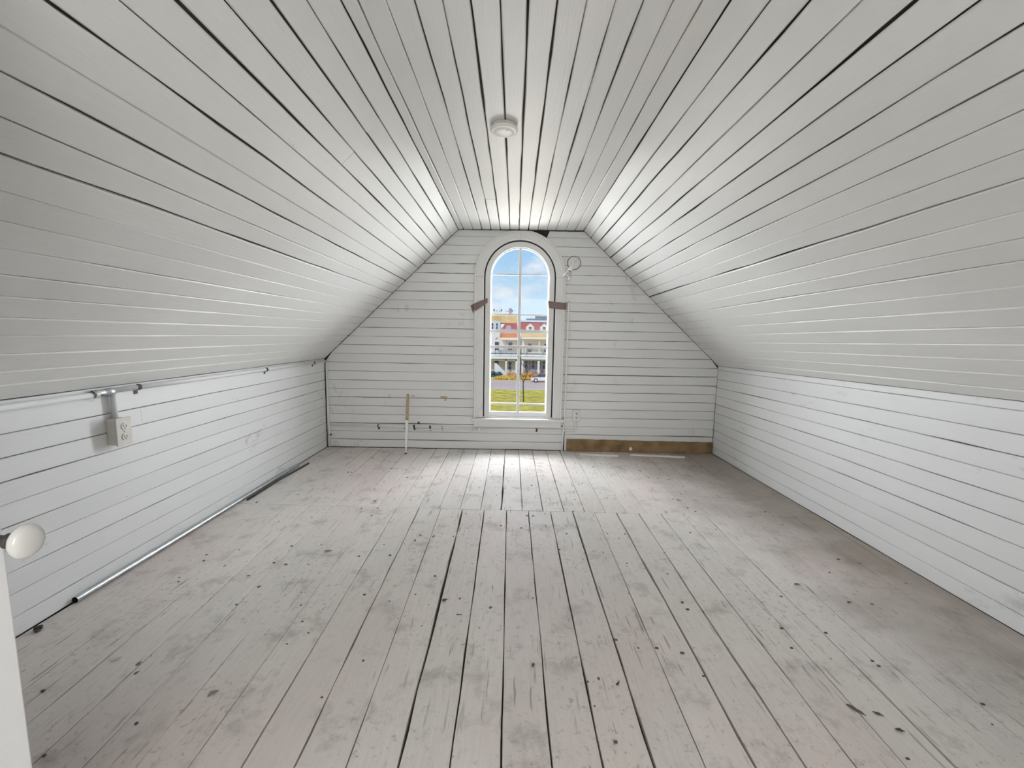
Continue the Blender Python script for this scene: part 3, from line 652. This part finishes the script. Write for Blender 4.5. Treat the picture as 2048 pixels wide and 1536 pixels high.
leaf(-.28, 1.731, .012, .4, M_leaf, 'dark dry leaf by the wide floor gap left of centre')
leaf(.096, 1.371, .009, 1.4, M_leaf, 'small dark leaf near the middle of the floor')
leaf(-.978, 2.137, .019, .1, M_leafg, 'grey curled leaf on the rosy part of the left floor', asp=.4)
leaf(.38, 1.294, .010, .9, M_leaf, 'dark leaf right of centre between two floor gaps', asp=.5)
leaf(-.956, 1.234, .012, .3, M_leafg, 'pale olive leaf on the near left floor')
leaf(1.121, 1.212, .02, -.9, M_leaf, 'long black bark scrap on the near right floor', 'bark', 'bark_scrap', .32)
leaf(1.183, 1.197, .011, -.6, M_leaf, 'black leaf just right of the long bark scrap', asp=.5)
leaf(1.403, 1.897, .013, .1, M_leaf, 'black three-cornered leaf toward the right wall', asp=.45)
leaf(1.548, 1.763, .008, .0, M_leaf, 'small oval dark leaf nearest the right wall', asp=.5)
leaf(1.201, 1.14, .010, -.3, M_leaf, 'round dark leaf lowest on the right floor', asp=.7)
leaf(1.239, 2.934, .02, -.4, M_leaf, 'dark twig-like leaf on the far right floor', asp=.22)
leaf(-.205, 1.636, .010, .2, M_leaf, 'thin dark sliver just right of the wide floor gap', 'splinter', 'splinter', .25)
leaf(-1.252, 1.893, .007, .3, M_leaf, 'dark bead-like crumb on the left floor, nearer the wall', 'crumb', 'crumb', .8)
leaf(-1.15, 1.807, .007, .3, M_leaf, 'dark bead-like crumb on the left floor, nearer the camera', 'crumb', 'crumb', .8)
leaf(.798, 1.766, .016, .9, M_chip, 'white paint flake on the right-hand floor', 'paint chip', 'paint_chip', .4)
leaf(-.945, 2.80, .020, .2, M_chip, 'white paint flake by the far cross joint of the floor', 'paint chip', 'paint_chip', .35)
leaf(1.004, 1.636, .016, -1.1, M_chip, 'white sliver beside a dark stain right of centre', 'paint chip', 'paint_chip', .25)
leaf(-1.40, 1.37, .016, .3, M_chip, 'white flake on the near left floor', 'paint chip', 'paint_chip', .4)
dc = bm_(); box(dc, -.012, .012, -.009, .009, 0, .014, .004, Matrix.Rotation(.5, 3, 'Z')); box(dc, .004, .018, -.02, -.006, 0, .009, .003)
o = link('debris_lump', dc, M_dark); o.location = (-1.838, 1.515, 0); o['label'] = 'small dark lump on the floor against the left wall'; o['category'] = 'debris'
cb = bm_(); r9 = random.Random(21)
for i in range(170):
    x, y = r9.uniform(-1.6, 1.9), r9.uniform(.95, 4.0); s = r9.uniform(.0015, .0045); a = r9.uniform(0, 3)
    box(cb, x - s * r9.uniform(1, 2.5), x + s, y - s, y + s, 0.001, .0022 + s * .3, 0)
o = link('floor_crumbs', cb, M_leaf, kind='stuff'); o['label'] = 'dark crumbs and chips scattered over the floor boards'; o['category'] = 'crumbs'

# ================================================================ outside
GZ = -6.8
def ex(name, bm, mat, parent=None, **k): return link(name, bm, mat, parent, **k)
M_grass = simple('yellowing_grass', (.80, .53, .055), .9, noise=.38, nscale=.9)
M_street = simple('pale_street', (.80, .54, .43), .9, noise=.06, nscale=.5)
M_walk = simple('sidewalk', (.66, .60, .52), .9, noise=.05)
M_white = simple('white_clapboard', (.85, .84, .82), .7, noise=.04, nscale=3)
M_cream = simple('cream_clapboard', (.78, .72, .60), .7, noise=.06, nscale=3)
M_blue = simple('pale_blue_wall', (.62, .68, .76), .7, noise=.05)
M_redroof = simple('crimson_shingles', (.40, .055, .06), .8, noise=.35, nscale=2.5)
M_ochre = simple('ochre_shingles', (.72, .44, .15), .8, noise=.35, nscale=2.5)
M_orange = simple('orange_awning', (.80, .20, .05), .8, noise=.2, nscale=2)
M_amber = simple('amber_awning', (.85, .50, .16), .8, noise=.25, nscale=2)
M_win = simple('dark_window', (.07, .08, .13), .2, noise=.3, nscale=2)
M_mauve = simple('mauve_wall', (.42, .30, .38), .8, noise=.2, nscale=2)
M_olive = simple('olive_trim', (.36, .32, .20), .8, noise=.15)
M_slate = simple('slate_box', (.12, .17, .22), .7, noise=.2)
M_bush = simple('blue_green_foliage', (.07, .13, .12), .9, noise=.5, nscale=4)
M_bush2 = simple('ochre_foliage', (.62, .42, .08), .9, noise=.5, nscale=4)
M_bush3 = simple('orange_foliage', (.72, .28, .04), .9, noise=.5, nscale=4)
M_twig = simple('dark_bark', (.09, .075, .06), .9, noise=.3)
M_carw = simple('white_car_paint', (.85, .86, .88), .25, noise=.01)
M_carr = simple('red_car_paint', (.72, .09, .03), .3, noise=.05)
M_tyre = simple('tyre', (.02, .02, .02), .8)
def slabx(name, x0, x1, y0, y1, z0, z1, mat, **k):
    bm = bm_(); box(bm, x0, x1, y0, y1, z0, z1); return link(name, bm, mat, **k)
o = slabx('ground', -300, 300, 8, 500, GZ - .4, GZ, M_grass, kind='structure')
o = slabx('lawn_ground', -60, 60, 20, 61.5, GZ, GZ + .03, M_grass, kind='structure')
slabx('street', -200, 200, 62.5, 74.5, GZ, GZ + .02, M_street, kind='structure')
slabx('sidewalk', -200, 200, 61.5, 62.5, GZ, GZ + .10, M_walk, kind='structure')
slabx('sidewalk', -200, 200, 77.5, 79, GZ, GZ + .10, M_walk, kind='structure')
def part(root, name, b_, mat, bev=0, label=None):
    bm = bm_(); box(bm, *b_, bev); o = link(name, bm, mat, root)
    if label: o['label'] = label
    return o
def prism(root, name, pts, x0, x1, mat):  # pts in (y,z), extruded along x
    bm = bm_(); hexa(bm, [V((x0, y, z)) for y, z in pts], [V((x1, y, z)) for y, z in pts]); return link(name, bm, mat, root)
def gable(root, name, pts, y0, y1, mat):  # pts in (x,z), extruded along y
    bm = bm_(); hexa(bm, [V((x, y0, z)) for x, z in pts], [V((x, y1, z)) for x, z in pts]); return link(name, bm, mat, root)
def window(root, x, y, z, w, h, mat=None):
    f = part(root, 'window', (x - w / 2 - .12, x + w / 2 + .12, y - .06, y + .1, z - .12, z + h + .12), M_white)
    part(f, 'pane', (x - w / 2, x + w / 2, y - .09, y - .05, z, z + h / 2 - .04), M_win); part(f, 'pane', (x - w / 2, x + w / 2, y - .09, y - .05, z + h / 2 + .04, z + h), M_win)
HY = 84.0
# right house
hr = empty('house', 'right house across the street with crimson mansard roof and white-columned porch', 'house', loc=(0, 0, 0))
X0, X1 = 1.9, 13.5
part(hr, 'lower_wall', (X0, X1, HY, HY + 10, GZ, -3.0), M_mauve); part(hr, 'upper_wall', (X0, X1, HY, HY + 10, -3.0, 1.1), M_cream)
part(hr, 'porch_floor', (X0, X1, HY - 2.4, HY, GZ, GZ + .7), M_olive)
for x in (2.15, 5.35, 8.6, 11.8):
    part(hr, 'column', (x - .19, x + .19, HY - 2.3, HY - 1.95, GZ + .7, -3.35), M_white, .04)
    part(hr, 'upper_post', (x - .12, x + .12, HY - 2.3, HY - 2.05, -2.2, .55), M_cream)
part(hr, 'porch_beam', (X0, X1, HY - 2.5, HY - 1.8, -3.35, -2.95), M_white); part(hr, 'porch_soffit_shade', (X0, X1, HY - 2.3, HY, -3.6, -3.35), M_olive)  # olive soffit colour stands in for the shade under the beam
part(hr, 'balcony_rail', (X0, X1, HY - 2.4, HY - 2.3, -2.35, -2.2), M_slate)
for i in range(38): part(hr, 'baluster', (X0 + .15 + i * .31, X0 + .21 + i * .31, HY - 2.38, HY - 2.32, -2.95, -2.35), M_white)
prism(hr, 'porch_roof', [(HY - 2.9, .95), (HY - 2.9, 1.1), (HY, 2.1), (HY, .95)], X0 - .1, X1, M_amber)
part(hr, 'eave_board', (X0 - .1, X1, HY - 2.95, HY - 2.85, .6, .98), M_cream)
prism(hr, 'mansard_roof', [(HY - .3, 1.9), (HY + .9, 4.0), (HY + 9, 4.0), (HY + 10, 1.9)], X0 - .1, X1, M_redroof)
part(hr, 'cornice', (X0 - .1, X1, HY + .6, HY + 9, 4.0, 4.35), M_blue)
part(hr, 'roof_box', (4.9, 7.2, HY + 3, HY + 6, 4.35, 5.5), M_slate); part(hr, 'roof_box_base', (2.9, 8.5, HY + 2.5, HY + 6, 4.35, 4.75), M_slate); part(hr, 'small_roof_box', (7.3, 8.2, HY + 3, HY + 5, 4.35, 5.4), M_ochre)
for x in (3.6, 6.4):
    gable(hr, 'dormer', [(x - .8, 1.95), (x + .8, 1.95), (x + .8, 3.0), (x, 3.7), (x - .8, 3.0)], HY - .2, HY + 1.2, M_cream)
    window(hr, x, HY - .2, 2.05, .6, .95)
for x in (3.0, 4.4, 6.5, 7.9, 10.2): window(hr, x, HY - .02, GZ + 1.4, .55, 1.8)
for x in (3.6, 6.9, 10.2): window(hr, x, HY - .02, -2.0, .8, 1.7)
for x in (5.4, 8.8): part(hr, 'striped_panel', (x - .25, x + .25, HY - .1, HY, GZ + .9, -3.6), M_white)
# left house
hl = empty('house', 'left house across the street with ochre roof, orange awning and red porch gable', 'house')
X0, X1 = -6.5, 1.25
part(hl, 'lower_wall', (X0, X1, HY, HY + 9, GZ, -3.0), M_cream); part(hl, 'upper_wall', (X0, X1, HY, HY + 9, -3.0, 2.6), M_white)
for x in (-4.2, -1.05, .95):
    part(hl, 'column', (x - .17, x + .17, HY - 2.3, HY - 1.95, GZ + .5, -3.35), M_white, .04)
    part(hl, 'upper_post', (x - .1, x + .1, HY - 2.3, HY - 2.1, -2.2, .5), M_olive)
part(hl, 'porch_beam', (X0, X1, HY - 2.5, HY - 1.8, -3.35, -2.95), M_white); part(hl, 'porch_soffit_shade', (X0, X1, HY - 2.3, HY, -3.75, -3.35), M_olive)  # olive soffit again carries the shade below the porch beam
part(hl, 'balcony_rail', (X0, X1, HY - 2.4, HY - 2.3, -2.4, -2.2), M_slate)
for i in range(24): part(hl, 'baluster', (X0 + .1 + i * .32, X0 + .16 + i * .32, HY - 2.38, HY - 2.32, -2.95, -2.4), M_white)
gable(hl, 'stair_side', [(-3.3, GZ), (-.9, GZ), (-.9, GZ + .6), (-2.9, -4.2), (-3.3, -4.2)], HY - 3.2, HY - 2.6, M_white)
part(hl, 'orange_door', (-3.5, -2.7, HY - .12, HY, GZ + .5, -4.6), M_orange); part(hl, 'green_door', (-3.4, -2.6, HY - .1, HY, -4.5, -3.7), M_bush); part(hl, 'blue_panel', (-.75, .4, HY - .1, HY, GZ + .5, -3.7), M_blue)
window(hl, -.3, HY - .14, GZ + 1.2, .6, 1.6)
for x in (-3.0, -.3): window(hl, x, HY - .02, -1.7, .8, 1.6)
prism(hl, 'awning', [(HY - 2.9, .8), (HY - 2.9, .95), (HY, 2.2), (HY, .8)], -2.3, X1 + .1, M_orange)
part(hl, 'eave_board', (-4.0, X1 + .1, HY - 2.95, HY - 2.85, .35, .8), M_cream)
gable(hl, 'white_bargeboard', [(-3.9, .1), (-3.6, 0), (-1.9, 2.2), (-2.2, 2.3)], HY - 3.3, HY - 3.1, M_white)
gable(hl, 'red_gable', [(-2.3, 2.3), (1.2, 2.3), (1.0, 3.7), (-1.3, 3.7)], HY - .4, HY + 2, M_redroof)
part(hl, 'grey_bay', (-4.6, -2.3, HY - .5, HY + 2, 2.2, 4.0), M_blue)
for x in (-3.9, -3.0): window(hl, x, HY - .5, 2.4, .35, 1.2)
gable(hl, 'red_porch_front', [(-1.4, 2.3), (-.1, 2.3), (-.3, 3.2), (-1.1, 3.2)], HY - .6, HY - .4, M_mauve)
prism(hl, 'main_roof', [(HY - .4, 3.7), (HY + 1.8, 5.2), (HY + 6, 5.2), (HY + 9, 3.7)], -4.2, 1.1, M_ochre)
part(hl, 'white_parapet', (-4.1, .2, HY + 6, HY + 7, 4.6, 6.3), M_white)
for i, x in enumerate((-3.9, -3.3, -2.6, -2.3, -1.3, -.9, -.3, 0.0)): part(hl, 'finial', (x - .14, x + .14, HY + 6.1, HY + 6.5, 6.0, 6.45 + .35 * (i % 3 == 0) + .2 * (i > 5)), M_slate)
part(hl, 'chimney', (-.75, -.25, HY + 5.5, HY + 6, 5.2, 6.95), M_mauve)
# bushes
def bush(x, y, w, h, mat, label, seed):
    r = random.Random(seed); bm = bm_()
    for i in range(34):
        a, q = r.uniform(0, 6.28), r.random() ** .5; cx, cy, cz_ = x + w * q * math.cos(a), y + .5 * w * q * math.sin(a), GZ + h * r.uniform(.18, .85) * (1 - .4 * q)
        s = r.uniform(.13, .24) * max(w, h) * .9
        res = bmesh.ops.create_icosphere(bm, subdivisions=2, radius=s)
        for v in res['verts']: v.co = v.co * (1 + r.uniform(-.3, .3)) + V((cx, cy, cz_))
    bm.verts.ensure_lookup_table()
    mz = min(v.co.z for v in bm.verts)
    for v in bm.verts: v.co.z = max(v.co.z, GZ)
    o = link('bush', bm, mat); o['label'] = label; o['category'] = 'bush'
bush(-3.0, 79.6, 1.5, 1.5, M_bush, 'dark blue-green bush before the left house', 1)
bush(.1, 79.6, .8, 1.3, M_bush3, 'orange bush between the two houses', 2)
bush(-1.2, 76.3, 1.8, .7, M_bush2, 'low ochre bush at the near left kerb', 3)
bush(3.2, 79.4, 1.0, 1.4, M_bush3, 'rusty orange bush left of the car', 4)
bush(2.7, 75.7, 1.0, .7, M_bush2, 'yellow bush at the kerb left of the car', 5)
# car, side on, facing left
car = empty('car', 'white car with a red roof parked in the street', 'car', loc=(5.6, 72.6, GZ + .02))
def loft(bm, secs):
    rows = [[bm.verts.new(p) for p in s] for s in secs]; n = len(rows[0])
    for a, b in zip(rows, rows[1:]):
        for k in range(n): bm.faces.new((a[k], a[(k + 1) % n], b[(k + 1) % n], b[k]))
    bm.faces.new(rows[0]); bm.faces.new(rows[-1][::-1])
prof = [(-2.15, .35), (-2.2, .65), (-2.05, .82), (-1.1, .95), (2.0, .98), (2.15, .8), (2.15, .4)]
bm = bm_(); loft(bm, [[(x, -.85 + .0 * x, z) for x, z in prof], [(x, -.9, z) for x, z in prof], [(x, .9, z) for x, z in prof]]); link('body', bm, M_carw, car)
cab = [(-1.15, .95), (-.45, 1.42), (1.15, 1.45), (1.85, .98)]
bm = bm_(); loft(bm, [[(x, -.78 + (z - .95) * .3, z) for x, z in cab], [(x, .78 - (z - .95) * .3, z) for x, z in cab]]); link('cabin', bm, M_win, car)
bm = bm_(); hexa(bm, [V((-.5, -.66, 1.42)), V((1.2, -.66, 1.45)), V((1.2, .66, 1.45)), V((-.5, .66, 1.42))], [V((-.45, -.6, 1.52)), V((1.1, -.6, 1.54)), V((1.1, .6, 1.54)), V((-.45, .6, 1.52))]); link('roof', bm, M_carr, car)
bm = bm_(); hexa(bm, [V((-2.05, -.8, .84)), V((-1.1, -.8, .97)), V((-1.1, .8, .97)), V((-2.05, .8, .84))], [V((-2.0, -.75, .90)), V((-1.0, -.75, 1.05)), V((-1.0, .75, 1.05)), V((-2.0, .75, .90))]); link('hood', bm, M_carr, car)
for x in (-1.35, 1.35):
    for y in (-.86, .86):
        bm = bm_(); lathe(bm, [(0, -.1), (.30, -.1), (.36, -.06), (.36, .06), (.30, .1), (0, .1)], (x, y, .36), (0, 1, 0), 24); wh = link('wheel', bm, M_tyre, car)
        bm = bm_(); lathe(bm, [(0, .0), (.2, .0), (.16, .03), (0, .04)], (x, y - .1 if y < 0 else y + .1, .36), (0, -1 if y < 0 else 1, 0), 16); link('hubcap', bm, M_carw, wh)
# crooked bare tree on the lawn
tb = bm_(); r3 = random.Random(12)
def limb(a, b, ra, rb, lev):
    a, b = V(a), V(b); mid = a.lerp(b, .5) + V((r3.uniform(-.1, .1), r3.uniform(-.1, .1), 0)) * (b - a).length
    tube(tb, [a, mid, b], ra, 6, radii=[ra, (ra + rb) / 2, rb])
    if lev > 0:
        for i in range(3):
            d = (b - a).normalized(); ang = Quaternion(V((r3.uniform(-1, 1), r3.uniform(-1, 1), r3.uniform(-.3, .3))).normalized(), r3.uniform(.4, .9)); d2 = ang @ d
            limb(b if i else mid, (b if i else mid) + d2 * (b - a).length * r3.uniform(.5, .8), rb, rb * .5, lev - 1)
limb((1.55, 50, GZ), (1.45, 50, GZ + 2.4), .09, .07, 0)
limb((1.45, 50, GZ + 2.4), (1.95, 50, GZ + 3.7), .07, .05, 1)
limb((1.95, 50, GZ + 3.7), (1.25, 50, GZ + 4.6), .055, .03, 1)
limb((1.45, 50, GZ + 2.4), (1.05, 50, GZ + 3.2), .05, .03, 1)
o = link('bare_tree', tb, M_twig); o['label'] = 'small crooked bare tree standing on the yellow lawn'; o['category'] = 'tree'
